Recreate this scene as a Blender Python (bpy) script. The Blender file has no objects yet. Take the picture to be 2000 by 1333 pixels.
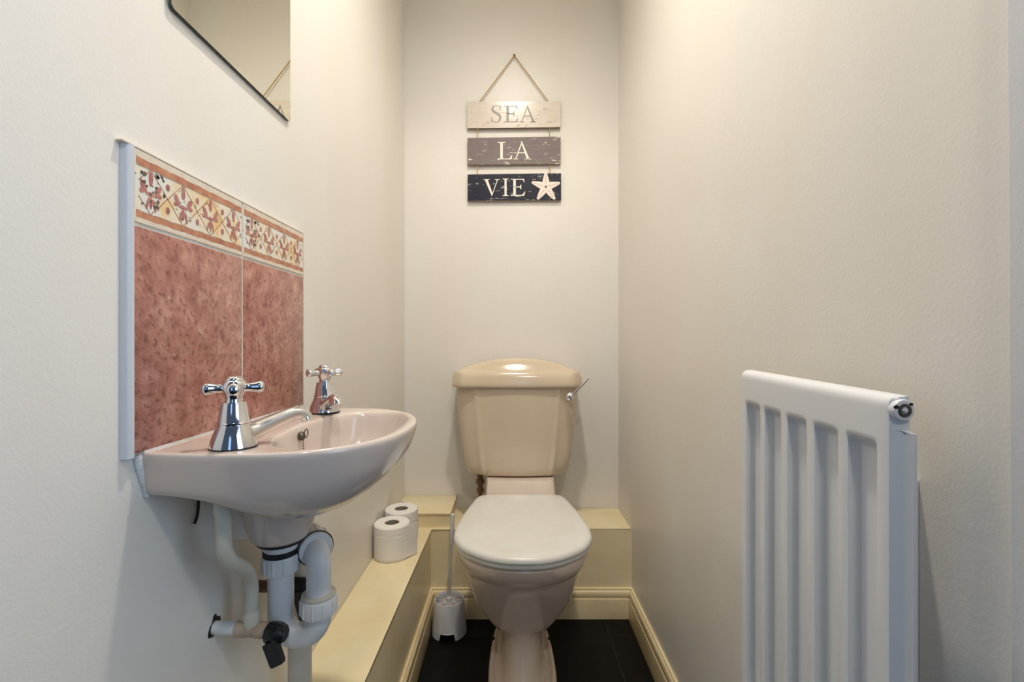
import bpy, bmesh, math, random
from mathutils import Vector, Matrix, Euler
PI = math.pi
random.seed(7)
scn = bpy.context.scene
COL = scn.collection

# ------------------------------------------------------------------ camera, light, exposure
F = 16.0 / 36.0 * 2000.0          # focal length in pixels
CH = 0.94                         # camera height
HY = 668.0                        # image row of the horizon
cam_d = bpy.data.cameras.new('camera')
cam = bpy.data.objects.new('camera', cam_d); COL.objects.link(cam)
cam.location = (0, 0, CH); cam.rotation_euler = (PI/2, 0, 0)
cam_d.lens = 16.0; cam_d.sensor_width = 36.0; cam_d.clip_start = 0.02
cam_d.shift_y = 1.5/2000.0
scn.camera = cam

scn.view_settings.view_transform = 'Standard'
scn.view_settings.look = 'None'
scn.view_settings.gamma = 1.0
scn.view_settings.use_curve_mapping = False
scn.view_settings.exposure = 0.0

w = bpy.data.worlds.new('world'); scn.world = w; w.use_nodes = True
bgn = w.node_tree.nodes['Background']
bgn.inputs['Color'].default_value = (0.48, 0.68, 1.0, 1)
bgn.inputs['Strength'].default_value = 0.13

def area(name, loc, target, sx, sy, power, color):
    d = bpy.data.lights.new(name, 'AREA'); d.shape = 'RECTANGLE'; d.size = sx; d.size_y = sy
    d.energy = power; d.color = color
    o = bpy.data.objects.new(name, d); COL.objects.link(o); o.location = loc
    o.rotation_euler = (Vector(target)-Vector(loc)).to_track_quat('-Z', 'Y').to_euler()
    return o
# window of the hallway behind the camera
area('hall_window_light', (0.15, -1.7, 1.35), (0, 1.0, 1.0), 0.42, 1.5, 2.4, (0.36, 0.60, 1.0))
area('side_fill_light', (1.5, -0.45, 1.35), (-0.41, 0.45, 1.0), 0.9, 1.5, 14.5, (0.58, 0.77, 1.0))  # added cool fill for the near left wall; no window known there
area('far_side_fill_light', (-1.5, -0.45, 1.1), (0.41, 0.45, 0.8), 0.9, 1.3, 3.4, (0.58, 0.77, 1.0))  # weaker added fill from the other side, for the near right wall

LAMP = (0.012, 0.74, 2.455)
lp = bpy.data.lights.new('ceiling_downlight', 'SPOT'); lp.energy = 62.0; lp.color = (1.0, 0.94, 0.84)
lp.spot_size = math.radians(163); lp.spot_blend = 0.9
lp.shadow_soft_size = 0.05
lpo = bpy.data.objects.new('ceiling_downlight', lp); COL.objects.link(lpo); lpo.location = LAMP

hl = bpy.data.lights.new('hall_ceiling_bulb', 'POINT'); hl.energy = 25.0; hl.color = (1.0, 0.92, 0.82)
hl.shadow_soft_size = 0.06
hlo = bpy.data.objects.new('hall_ceiling_bulb', hl); COL.objects.link(hlo); hlo.location = (0.20, -0.35, 2.15)

# ------------------------------------------------------------------ helpers
def P(px, py, d):
    return Vector(((px-1000.0)*d/F, d, CH-(py-HY)*d/F))
def srgb(r, g, b):
    def f(c):
        c /= 255.0
        return c/12.92 if c <= 0.04045 else ((c+0.055)/1.055)**2.4
    return (f(r), f(g), f(b), 1.0)

def new_mat(name, col, rough=0.5, metal=0.0, spec=0.5, coat=0.0):
    m = bpy.data.materials.new(name); m.use_nodes = True
    b = m.node_tree.nodes['Principled BSDF']
    b.inputs['Base Color'].default_value = col
    b.inputs['Roughness'].default_value = rough
    b.inputs['Metallic'].default_value = metal
    b.inputs['Specular IOR Level'].default_value = spec
    b.inputs['Coat Weight'].default_value = coat
    b.inputs['Coat Roughness'].default_value = 0.06
    return m
def N(m, t, **kw):
    n = m.node_tree.nodes.new(t)
    for k, v in kw.items():
        if k in n.inputs.keys() if hasattr(n.inputs, 'keys') else False: n.inputs[k].default_value = v
        else: setattr(n, k, v)
    return n
def L(m, a, b): m.node_tree.links.new(a, b)
def coords(m, scale=(1,1,1)):
    tc = N(m, 'ShaderNodeTexCoord'); mp = N(m, 'ShaderNodeMapping')
    mp.inputs['Scale'].default_value = scale
    L(m, tc.outputs['Object'], mp.inputs['Vector'])
    return mp.outputs['Vector']
def noise(m, vec, scale, detail=4.0, rough=0.55):
    n = N(m, 'ShaderNodeTexNoise')
    n.inputs['Scale'].default_value = scale; n.inputs['Detail'].default_value = detail
    n.inputs['Roughness'].default_value = rough
    L(m, vec, n.inputs['Vector']); return n.outputs['Fac']
def ramp(m, fac, stops):
    r = N(m, 'ShaderNodeValToRGB')
    el = r.color_ramp.elements
    while len(el) < len(stops): el.new(0.5)
    for e, (p, c) in zip(el, stops): e.position = p; e.color = c
    L(m, fac, r.inputs['Fac']); return r.outputs['Color']
def mixc(m, fac, a, b, blend='MIX'):
    n = N(m, 'ShaderNodeMix'); n.data_type = 'RGBA'; n.blend_type = blend
    for sock, v in ((n.inputs[0], fac), (n.inputs[6], a), (n.inputs[7], b)):
        if hasattr(v, 'is_linked'): L(m, v, sock)
        else: sock.default_value = v
    return n.outputs[2]
def bsdf(m): return m.node_tree.nodes['Principled BSDF']
def bump(m, h, strength, dist=0.002):
    b = N(m, 'ShaderNodeBump'); b.inputs['Strength'].default_value = strength; b.inputs['Distance'].default_value = dist
    L(m, h, b.inputs['Height']); L(m, b.outputs['Normal'], bsdf(m).inputs['Normal'])
BW = lambda v: (v, v, v, 1)

# ---- materials
def wall_paint(name, col, dirt, rough=0.34):
    m = new_mat(name, col, rough, spec=0.4)
    v = coords(m)
    c = mixc(m, ramp(m, noise(m, coords(m, (1, 1, 0.35)), 2.4, 5), [(0.42, BW(0)), (0.75, BW(0.55))]), col, dirt)
    # tiny chips and marks in the paint
    vo = N(m, 'ShaderNodeTexVoronoi'); vo.inputs['Scale'].default_value = 9.0
    L(m, v, vo.inputs['Vector'])
    sp = ramp(m, vo.outputs['Distance'], [(0.0, BW(0.5)), (0.022, BW(0))])
    c = mixc(m, sp, c, srgb(150, 135, 115))
    L(m, c, bsdf(m).inputs['Base Color'])
    h = N(m, 'ShaderNodeMath'); h.operation = 'ADD'
    L(m, noise(m, v, 230, 3), h.inputs[0]); 
    h2 = N(m, 'ShaderNodeMath'); h2.operation = 'MULTIPLY'; h2.inputs[1].default_value = 1.6
    L(m, noise(m, v, 26, 3), h2.inputs[0]); L(m, h2.outputs[0], h.inputs[1])
    bump(m, h.outputs[0], 0.15, 0.0016)
    return m
M = {}
M['wall'] = wall_paint('wall_paint', srgb(232, 228, 221), srgb(226, 217, 202))
M['ceiling'] = wall_paint('ceiling_paint', srgb(235, 232, 226), srgb(226, 220, 208), 0.6)
def gloss_cream(name, c1, c2, rough=0.32):
    m = new_mat(name, c1, rough, spec=0.4)
    v = coords(m)
    L(m, mixc(m, ramp(m, noise(m, v, 7, 6), [(0.40, BW(0)), (0.72, BW(0.8))]), c1, c2), bsdf(m).inputs['Base Color'])
    bump(m, noise(m, v, 60, 3), 0.12, 0.001)
    return m
M['cream'] = gloss_cream('cream_gloss', srgb(240, 226, 188), srgb(230, 210, 162))
M['skirt'] = gloss_cream('skirting_gloss', srgb(240, 223, 182), srgb(224, 198, 146), 0.28)
m = new_mat('black_floor_tile', srgb(9, 9, 10), 0.5, spec=0.2)
v = coords(m)
L(m, mixc(m, ramp(m, noise(m, v, 340, 2, 0.7), [(0.70, BW(0)), (0.76, BW(0.5))]),
          ramp(m, noise(m, v, 22, 6), [(0.3, srgb(6, 6, 7)), (0.75, srgb(15, 15, 16))]), srgb(110, 110, 112)), bsdf(m).inputs['Base Color'])
bump(m, noise(m, v, 120, 4), 0.15, 0.001); M['floor'] = m
M['joint'] = new_mat('floor_joint', srgb(34, 34, 36), 0.7)

def ceramic(name, c1, c2):
    m = new_mat(name, c1, 0.16, spec=0.5, coat=0.3)
    v = coords(m)
    L(m, mixc(m, ramp(m, noise(m, v, 5, 4), [(0.4, BW(0)), (0.75, BW(0.7))]), c1, c2), bsdf(m).inputs['Base Color'])
    return m
M['basin'] = ceramic('pink_ceramic', srgb(213, 199, 189), srgb(208, 190, 176))
M['cistern'] = ceramic('cream_pink_ceramic', srgb(213, 196, 171), srgb(207, 188, 163))
M['pan'] = ceramic('pan_ceramic', srgb(226, 210, 196), srgb(219, 200, 183))
M['seat'] = new_mat('seat_plastic', srgb(226, 225, 219), 0.28)
v = coords(M['seat'])
L(M['seat'], ramp(M['seat'], noise(M['seat'], v, 9, 5), [(0.35, srgb(229, 228, 223)), (0.8, srgb(219, 216, 206))]), bsdf(M['seat']).inputs['Base Color'])
m = new_mat('chrome', srgb(226, 226, 228), 0.07, metal=1.0)
v = coords(m)
L(m, ramp(m, noise(m, v, 45, 4), [(0.3, BW(0.05)), (0.8, BW(0.14))]), bsdf(m).inputs['Roughness']); M['chrome'] = m
M['dull_metal'] = new_mat('tarnished_metal', srgb(105, 100, 88), 0.4, metal=0.9)
M['dark_gap'] = new_mat('dark_rubber', srgb(14, 12, 12), 0.55)
M['black_plastic'] = new_mat('black_plastic', srgb(15, 18, 20), 0.4)
def plastic(name, c1, c2, rough=0.36):
    m = new_mat(name, c1, rough)
    v = coords(m)
    L(m, ramp(m, noise(m, v, 14, 5), [(0.35, c1), (0.8, c2)]), bsdf(m).inputs['Base Color'])
    return m
M['upvc'] = plastic('white_plastic_pipe', srgb(226, 226, 226), srgb(214, 212, 206))
M['painted_pipe'] = plastic('painted_pipe', srgb(208, 203, 190), srgb(190, 182, 162), 0.5)
bump(M['painted_pipe'], noise(M['painted_pipe'], coords(M['painted_pipe']), 90, 4), 0.4, 0.002)
M['old_copper'] = plastic('flaked_copper', srgb(196, 182, 160), srgb(140, 104, 76), 0.5)
M['brown_copper'] = plastic('brown_copper', srgb(120, 90, 64), srgb(92, 66, 46), 0.5)
M['white_plastic'] = plastic('white_brush_plastic', srgb(222, 222, 224), srgb(212, 212, 214), 0.35)
M['bristle'] = plastic('bristle', srgb(205, 200, 198), srgb(180, 174, 172), 0.7)
m = new_mat('tissue_paper', srgb(236, 232, 226), 0.95, spec=0.1)
bump(m, noise(m, coords(m), 420, 3), 0.35, 0.001); M['tissue'] = m
M['card'] = new_mat('cardboard_core', srgb(150, 143, 130), 0.9, spec=0.1)
m = new_mat('radiator_enamel', srgb(228, 228, 228), 0.3)
M['rad'] = m
M['mirror'] = new_mat('mirror_silvering', srgb(249, 249, 242), 0.01, metal=1.0)
M['glass_edge'] = new_mat('mirror_glass_edge', srgb(34, 52, 44), 0.12)
M['grout'] = plastic('grout', srgb(214, 210, 200), srgb(188, 182, 170), 0.85)
M['trim'] = new_mat('tile_trim', srgb(206, 209, 214), 0.35)
m = new_mat('pink_tile', srgb(170, 112, 98), 0.2, spec=0.5)
v = coords(m)
c = ramp(m, noise(m, v, 38, 9, 0.68), [(0.28, srgb(126, 78, 68)), (0.44, srgb(164, 109, 97)), (0.56, srgb(182, 128, 114)), (0.72, srgb(208, 162, 146))])
c = mixc(m, ramp(m, noise(m, v, 14, 3), [(0.45, BW(0)), (0.70, BW(0.35))]), c, srgb(160, 108, 84))
c = mixc(m, ramp(m, noise(m, v, 150, 4, 0.6), [(0.36, BW(0.55)), (0.46, BW(0))]), c, srgb(96, 56, 50))
c = mixc(m, ramp(m, noise(m, v, 95, 3, 0.6), [(0.66, BW(0)), (0.74, BW(0.5))]), c, srgb(222, 180, 152))
L(m, c, bsdf(m).inputs['Base Color']); bump(m, noise(m, v, 60, 4), 0.12, 0.001); M['pink_tile'] = m
m = new_mat('border_ground', srgb(230, 214, 180), 0.2)
v = coords(m)
c = ramp(m, noise(m, v, 24, 5), [(0.40, srgb(226, 224, 214)), (0.52, srgb(232, 218, 190)), (0.64, srgb(232, 196, 138))])
c = mixc(m, ramp(m, noise(m, v, 130, 4), [(0.63, BW(0)), (0.68, BW(0.85))]), c, srgb(92, 76, 66))
L(m, c, bsdf(m).inputs['Base Color']); M['border'] = m
def glaze(name, a, b, s=70):
    m = new_mat(name, a, 0.22); v = coords(m)
    L(m, ramp(m, noise(m, v, s, 5), [(0.32, a), (0.7, b)]), bsdf(m).inputs['Base Color']); return m
M['rust'] = glaze('rust_glaze', srgb(168, 104, 82), srgb(206, 148, 112))
M['petal'] = glaze('petal_glaze', srgb(160, 92, 88), srgb(196, 138, 128))
M['lattice'] = glaze('lattice_glaze', srgb(166, 116, 92), srgb(190, 150, 126))
M['fleck'] = glaze('fleck_glaze', srgb(84, 70, 62), srgb(120, 104, 94))
M['border_rim'] = glaze('border_rim_glaze', srgb(226, 214, 196), srgb(216, 200, 180))
# sign boards
def board(name, base, base2, chip, lo, hi, gs):
    m = new_mat(name, base, 0.22, spec=0.5)
    v = coords(m, (1, 1, 7))
    c = ramp(m, noise(m, v, gs, 6, 0.6), [(0.3, base), (0.7, base2)])
    c = mixc(m, ramp(m, noise(m, coords(m, (1, 1, 4)), 28, 5, 0.6), [(lo, BW(0)), (hi, BW(0.95))]), c, chip)
    L(m, c, bsdf(m).inputs['Base Color']); return m
M['board_white'] = board('whitewashed_board', srgb(212, 198, 184), srgb(226, 215, 203), srgb(150, 124, 106), 0.62, 0.72, 22)
M['board_grey'] = board('grey_board', srgb(118, 106, 105), srgb(132, 119, 116), srgb(226, 216, 202), 0.625, 0.655, 16)
M['board_navy'] = board('navy_board', srgb(22, 23, 40), srgb(34, 34, 52), srgb(200, 192, 184), 0.62, 0.68, 18)
for k_ in ('board_grey', 'board_navy'):
    bsdf(M[k_]).inputs['Roughness'].default_value = 0.45; bsdf(M[k_]).inputs['Specular IOR Level'].default_value = 0.25
M['board_side'] = new_mat('board_edge', srgb(150, 128, 104), 0.6)
M['letter_grey'] = new_mat('grey_lettering', srgb(140, 133, 126), 0.35)
M['letter_white'] = new_mat('white_lettering', srgb(240, 230, 216), 0.35)
M['starfish'] = new_mat('starfish_paint', srgb(236, 222, 210), 0.4)
M['rope'] = plastic('jute_string', srgb(196, 164, 106), srgb(160, 126, 76), 0.9)
M['nail'] = new_mat('brass_nail', srgb(120, 90, 60), 0.4, metal=0.8)
M['sealant'] = plastic('sealant', srgb(222, 222, 220), srgb(198, 200, 200), 0.6)
bump(M['sealant'], noise(M['sealant'], coords(M['sealant']), 160, 4), 0.6, 0.003)
m = new_mat('lamp_glass', (1, 1, 1, 1), 0.4)
bsdf(m).inputs['Emission Color'].default_value = (1.0, 0.84, 0.63, 1); bsdf(m).inputs['Emission Strength'].default_value = 5.0
M['lamp'] = m
M['doorframe'] = wall_paint('door_frame_paint', srgb(214, 214, 216), srgb(200, 198, 196), 0.4)

# ---- object plumbing
def root(name, label, cat, loc=(0,0,0), rotz=0.0, group=None):
    o = bpy.data.objects.new(name, None); COL.objects.link(o)
    o.location = loc; o.rotation_euler = (0, 0, rotz); o.empty_display_size = 0.05
    o['label'] = label; o['category'] = cat
    if group: o['group'] = group
    return o
def origin_of(p):
    v = Vector((0,0,0))
    while p: v += Vector(p.location); p = p.parent
    return v
def obj(name, bm, mats, parent=None, smooth=40, local=False, label=None):
    """mesh object; geometry is written in world coordinates unless local"""
    if parent is not None and not local:
        bmesh.ops.translate(bm, verts=bm.verts, vec=-origin_of(parent))
    bmesh.ops.recalc_face_normals(bm, faces=bm.faces)
    me = bpy.data.meshes.new(name)
    if smooth:
        for f in bm.faces: f.smooth = True
        lim = math.radians(smooth)
        for e in bm.edges:
            if len(e.link_faces) == 2 and e.calc_face_angle(0) > lim: e.smooth = False
    bm.to_mesh(me); bm.free()
    for mm in (mats if isinstance(mats, (list, tuple)) else [mats]): me.materials.append(mm)
    o = bpy.data.objects.new(name, me); COL.objects.link(o)
    if parent is not None: o.parent = parent
    if label: o['label'] = label
    return o
def struct(name, bm, mats, smooth=0):
    o = obj(name, bm, mats, None, smooth); o['kind'] = 'structure'; return o

def box(bm, x0, x1, y0, y1, z0, z1, bev=0.0, mi=0, seg=2):
    vs = [bm.verts.new((x, y, z)) for x in (x0, x1) for y in (y0, y1) for z in (z0, z1)]
    idx = [(0,1,3,2), (4,6,7,5), (0,4,5,1), (2,3,7,6), (0,2,6,4), (1,5,7,3)]
    fs = [bm.faces.new([vs[i] for i in f]) for f in idx]
    for f in fs: f.material_index = mi
    if bev:
        es = list({e for f in fs for e in f.edges})
        r = bmesh.ops.bevel(bm, geom=es, offset=bev, segments=seg, profile=0.5, affect='EDGES')
        for f in r['faces']: f.material_index = mi
def loft(bm, rings, cap0=True, cap1=True, mi=0, closed=True):
    rv = [[bm.verts.new(p) for p in r] for r in rings]
    n = len(rv[0])
    for a, b in zip(rv, rv[1:]):
        for i in range(n if closed else n-1):
            j = (i+1) % n
            f = bm.faces.new((a[i], a[j], b[j], b[i])); f.material_index = mi
    if cap0: f = bm.faces.new(rv[0]); f.material_index = mi
    if cap1: f = bm.faces.new(list(reversed(rv[-1]))); f.material_index = mi
    return rv
def frames(pts):
    pts = [Vector(p) for p in pts]
    T = []
    for i in range(len(pts)):
        a = pts[max(i-1, 0)]; b = pts[min(i+1, len(pts)-1)]
        T.append((b-a).normalized())
    up = Vector((0,0,1)) if abs(T[0].z) < 0.9 else Vector((1,0,0))
    n = (up - T[0]*up.dot(T[0])).normalized()
    out = []
    for i, t in enumerate(T):
        if i: n = (n - t*n.dot(t)).normalized()
        out.append((pts[i], t, n, t.cross(n)))
    return out
def tube(bm, pts, r, n=16, caps=True, mi=0, flat=1.0):
    fr = frames(pts)
    rr = r if isinstance(r, (list, tuple)) else [r]*len(pts)
    rings = [[p + a*(math.cos(2*PI*k/n)*q) + b*(math.sin(2*PI*k/n)*q*flat) for k in range(n)] for (p, t, a, b), q in zip(fr, rr)]
    return loft(bm, rings, caps, caps, mi)
def lathe(bm, prof, o, axis=(0,0,1), n=32, mi=0, cap0=True, cap1=True):
    """prof: (radius, height along axis)"""
    t = Vector(axis).normalized()
    up = Vector((0,0,1)) if abs(t.z) < 0.9 else Vector((1,0,0))
    a = (up - t*up.dot(t)).normalized(); b = t.cross(a); o = Vector(o)
    rings = [[o + t*h + a*(math.cos(2*PI*k/n)*r) + b*(math.sin(2*PI*k/n)*r) for k in range(n)] for r, h in prof]
    return loft(bm, rings, cap0, cap1, mi)
def sphere(bm, c, r, n=12, mi=0, sc=(1,1,1)):
    res = bmesh.ops.create_uvsphere(bm, u_segments=n, v_segments=max(6, n//2+2), radius=r,
                                    matrix=Matrix.Translation(c) @ Matrix.Diagonal((*sc, 1)))
    for v_ in res['verts']:
        for f in v_.link_faces: f.material_index = mi
def catmull(pts, sub=6):
    pts = [Vector(p) for p in pts]; out = []
    for i in range(len(pts)-1):
        p0 = pts[max(i-1, 0)]; p1 = pts[i]; p2 = pts[i+1]; p3 = pts[min(i+2, len(pts)-1)]
        for k in range(sub):
            t = k/sub
            out.append(0.5*((2*p1) + (p2-p0)*t + (2*p0-5*p1+4*p2-p3)*t*t + (3*p1-p0-3*p2+p3)*t**3))
    out.append(pts[-1]); return out
def fillet(pts, r, seg=6):
    """polyline with rounded corners"""
    pts = [Vector(p) for p in pts]; out = [pts[0]]
    for i in range(1, len(pts)-1):
        a, b, c = pts[i-1], pts[i], pts[i+1]
        u = (a-b).normalized(); v_ = (c-b).normalized()
        rr = min(r, (a-b).length*0.49, (c-b).length*0.49)
        s, e = b+u*rr, b+v_*rr
        for k in range(seg+1):
            t = k/seg
            out.append(s*(1-t)**2 + b*2*t*(1-t) + e*t*t)
    out.append(pts[-1]); return out
def prism(bm, poly, z0, z1, mi=0):
    a = [bm.verts.new((x, y, z0)) for x, y in poly]; b = [bm.verts.new((x, y, z1)) for x, y in poly]
    n = len(poly)
    fs = [bm.faces.new(a), bm.faces.new(list(reversed(b)))]
    for i in range(n): fs.append(bm.faces.new((a[i], b[i], b[(i+1) % n], a[(i+1) % n])))
    for f in fs: f.material_index = mi
    return fs
def sstep(a, b, x):
    t = min(1, max(0, (x-a)/(b-a))); return t*t*(3-2*t)

# ------------------------------------------------------------------ room shell
XL, XR, YB, YF, ZC = -0.413, 0.4095, 1.75, 0.345, 2.48
bm = bmesh.new(); box(bm, XL-0.1, XL, -0.02+YF, YB+0.1, 0, ZC); struct('wall_left', bm, M['wall'])
bm = bmesh.new(); box(bm, XR, XR+0.1, YF+0.025, YB+0.1, 0, ZC); struct('wall_right', bm, M['wall'])
bm = bmesh.new(); box(bm, XL, XR, YB, YB+0.1, 0, ZC); struct('wall_back', bm, M['wall'])
bm = bmesh.new(); box(bm, XL-0.1, XR+0.1, YF-0.02, YF+0.06, 2.02, ZC)
struct('wall_front', bm, M['wall'])
bm = bmesh.new(); box(bm, XL-0.1, XR+0.1, YF-0.02, YB+0.1, ZC, ZC+0.08); struct('ceiling', bm, M['ceiling'])
# floor: slabs with a faint joint
bm = bmesh.new(); box(bm, -1.2, 1.2, -1.9, YB+0.1, -0.08, 0.0)
jx = 0.312
box(bm, jx-0.0012, jx+0.0012, YF, YB-0.2, -0.002, 0.0006, mi=1)
box(bm, -0.27, XR, 1.455-0.001, 1.455+0.001, -0.002, 0.0005, mi=1)
struct('floor', bm, [M['floor'], M['joint']])
# door lining at the near end of the right-hand wall
bm = bmesh.new()
lo, hi = 0.0, 2.02
def liney(z): return 0.3675 + (z-0.94)*0.0052
ring = lambda z: [Vector((XR-0.0095, 0.30, z)), Vector((XR-0.0095, liney(z)-0.002, z)), Vector((XR-0.0075, liney(z), z)), Vector((XR+0.02, liney(z)+0.0025, z)), Vector((XR+0.1, liney(z)+0.002, z)), Vector((XR+0.1, 0.30, z))]
loft(bm, [ring(lo + (hi-lo)*i/20) for i in range(21)])
struct('trim_1', bm, M['doorframe'])

# boxed-in ledge along the left wall and across the back
LX, LY, LZ = -0.277, 1.555, 0.30
bm = bmesh.new()
prism(bm, [(XL, YF), (LX, YF), (LX, LY), (XR, LY), (XR, YB), (XL, YB)], 0, LZ)
es = [e for e in bm.edges if all(abs(v_.co.z-LZ) < 1e-5 for v_ in e.verts)]
bmesh.ops.bevel(bm, geom=es, offset=0.0025, segments=2, affect='EDGES')
struct('trim_2', bm, M['cream'], 30)

# skirting boards
SK = [(0, 0), (0.015, 0), (0.015, 0.064), (0.0135, 0.068), (0.0115, 0.069), (0.0115, 0.073), (0.0135, 0.077), (0.0125, 0.086), (0.0085, 0.093), (0.0068, 0.094), (0.0068, 0.099), (0.004, 0.1005), (0, 0.1005)]
def skirting(name, a, b, nrm, ma, mb):
    a = Vector((*a, 0)); b = Vector((*b, 0)); nrm = Vector((*nrm, 0)); t = (b-a).normalized()
    bm = bmesh.new()
    loft(bm, [[a + nrm*o + t*(o*ma) + Vector((0,0,z)) for o, z in SK], [b + nrm*o - t*(o*mb) + Vector((0,0,z)) for o, z in SK]])
    struct(name, bm, M['skirt'], 50)
skirting('baseboard_left', (LX, YF+0.02), (LX, LY), (1, 0), 0, 1)
skirting('baseboard_back', (LX, LY), (XR, LY), (0, -1), 1, 1)
skirting('baseboard_right', (XR, LY), (XR, YF+0.05), (-1, 0), 1, 0)

# little raised box in the back-left corner
r = root('raised_box', 'small cream painted box with flat lid in back left corner behind the toilet rolls', 'boxing', (-0.31, 1.66, LZ))
bm = bmesh.new(); box(bm, XL+0.001, -0.2135, 1.566, YB-0.001, LZ, 0.344); obj('body', bm, M['cream'], r, 30)
bm = bmesh.new(); box(bm, XL+0.001, -0.2105, 1.5625, YB-0.001, 0.3445, 0.3515, 0.0012); obj('lid', bm, M['cream'], r, 30)

# ------------------------------------------------------------------ tiled splashback on the left wall
TY0, TYM, TY1 = 0.4893, 0.6855, 0.8838
TZ0, TZB, TZ1 = 0.8175, 1.0690, 1.1500
TT = 0.0075
sp = root('tiled_splashback', 'pink marbled tiled splashback with flowered border strip on left wall above the basin', 'splashback', (XL, 0.70, TZ0))
bm = bmesh.new(); box(bm, XL+0.0005, XL+0.0066, TY0-0.002, TY1, TZ0, TZ1); obj('grout', bm, M['grout'], sp, 0)
for y0, y1 in ((TY0, TYM-0.0017), (TYM+0.0017, TY1)):
    bm = bmesh.new(); box(bm, XL+0.001, XL+TT, y0, y1, TZ0+0.001, TZB-0.0035, 0.0012)
    obj('wall_tile', bm, M['pink_tile'], sp, 30)
def oval(bm, cy, cz, ry, rz, ang, mi, x, n=14, wob=0.0):
    vs = []
    for k in range(n):
        t = 2*PI*k/n; q = 1 + wob*math.sin(3*t+cy*900)
        a, b = math.cos(t)*ry*q, math.sin(t)*rz*q
        vs.append(bm.verts.new((x, cy + a*math.cos(ang) - b*math.sin(ang), cz + a*math.sin(ang) + b*math.cos(ang))))
    f = bm.faces.new(vs); f.material_index = mi
def strip(bm, pts, wd, mi, x):
    prev = None
    for i, (y, z) in enumerate(pts):
        a = pts[max(i-1,0)]; b = pts[min(i+1, len(pts)-1)]
        d = Vector((b[0]-a[0], b[1]-a[1])).normalized(); nn = Vector((-d.y, d.x))*wd*0.5
        cur = (bm.verts.new((x, y+nn.x, z+nn.y)), bm.verts.new((x, y-nn.x, z-nn.y)))
        if prev:
            f = bm.faces.new((prev[0], prev[1], cur[1], cur[0])); f.material_index = mi
        prev = cur
for ti, (y0, y1) in enumerate(((TY0, TYM-0.0017), (TYM+0.0017, TY1))):
    bm = bmesh.new(); zt, zb = TZ1-0.0008, TZB
    box(bm, XL+0.001, XL+TT, y0, y1, zb, zt, 0.0012, mi=0)
    X = XL+TT+0.0002
    rnd = random.Random(3)
    Wd = y1-y0
    # pale glazed rim above and below
    def wavy(z, amp, ph): return [(y0+0.0016+(Wd-0.0032)*k/40, z+amp*math.sin(k*0.9+ph)+amp*0.6*math.sin(k*2.1+ph)) for k in range(41)]
    strip(bm, wavy(zb+0.0040, 0, 0), 0.0060, 5, X); strip(bm, wavy(zt-0.0050, 0, 0), 0.0075, 5, X)
    strip(bm, wavy(zb+0.0098, 0.0004, 0), 0.0070, 1, X+0.00010); strip(bm, wavy(zt-0.0118, 0.0004, 2), 0.0075, 1, X+0.00010)
    strip(bm, wavy(zb+0.0135, 0.0004, 1), 0.0012, 3, X+0.00015); strip(bm, wavy(zt-0.0162, 0.0003, 4), 0.0010, 3, X+0.00015)
    za, zc_ = zb+0.0135, zt-0.0160; zm = (za+zc_)/2; H = zc_-za
    pit = 0.0505
    for k in range(-1, 5):     # lattice of crossing lines
        yc = y0+0.0215+pit*k
        for s in (1, -1):
            pp = []
            for q in range(13):
                t = q/12; y = yc + pit*0.5 + s*pit*(t-0.5)*1.0
                if y0+0.0015 < y < y1-0.0015: pp.append((y, za+H*t + 0.0004*math.sin(q*1.7+k)))
            if len(pp) > 1: strip(bm, pp, 0.0011, 3, X)
    for k in range(4):         # fleur motifs
        c = y0+0.0215+pit*k
        if c > y1-0.008: continue
        pet = [(0, .30, .0032, .0092, 0), (-.0105, .08, .0034, .0082, .55), (.0105, .08, .0034, .0082, -.55), (-.0125, -.03, .0036, .0030, 0), (.0125, -.03, .0036, .0030, 0),
               (0, -.05, .0085, .0024, 0), (0, -.22, .0022, .0085, 0), (-.0048, -.27, .0018, .0080, -.28), (.0048, -.27, .0018, .0080, .28)]
        for (dy, dz, a, b, an) in pet:
            if y0+0.004 < c+dy < y1-0.004: oval(bm, c+dy, zm+dz*H, a*0.95, b*0.9, an, 2, X+0.00020+0.00001*abs(dy)*100, wob=0.08)
        for q in range(5 if k else 26):
            yy = c+rnd.uniform(-.014, .020); zz = zm+rnd.uniform(-.32, .46)*H
            if y0+0.002 < yy < y1-0.002: oval(bm, yy, zz, rnd.uniform(.0006, .0016 if k else .0026), rnd.uniform(.0006, .0013 if k else .0030), rnd.uniform(0, 3), 4, X+0.0003, 8, 0.2)
        cd = c+pit*0.5
        for zz in (.27, -.27):
            if cd < y1-0.004: oval(bm, cd, zm+zz*H, .0030, .0040, 0, 2, X+0.00025)
    obj('border_tile', bm, [M['border'], M['rust'], M['petal'], M['lattice'], M['fleck'], M['border_rim']], sp, 0)
bm = bmesh.new()      # quarter-round plastic edging down the near side
prof = [(XL+0.0003, 0.4785), (XL+0.0030, 0.4787), (XL+0.0060, 0.4800), (XL+0.0080, 0.4825), (XL+0.0088, 0.4850), (XL+0.0086, 0.4875), (XL+0.0076, 0.4888), (XL+0.0003, 0.4889)]
loft(bm, [[Vector((x, y, z)) for x, y in prof] for z in (TZ0-0.002, TZ1+0.0005)])
obj('edge_trim', bm, M['trim'], sp, 50)
bm = bmesh.new(); box(bm, XL+0.0005, XL+0.0083, TY1, TY1+0.0022, TZ0, TZ1, 0.0008); box(bm, XL+0.0005, XL+0.0078, TY0-0.016, TY1, TZ1, TZ1+0.0015)
obj('edge_strip', bm, M['border_rim'], sp, 0)

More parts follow.
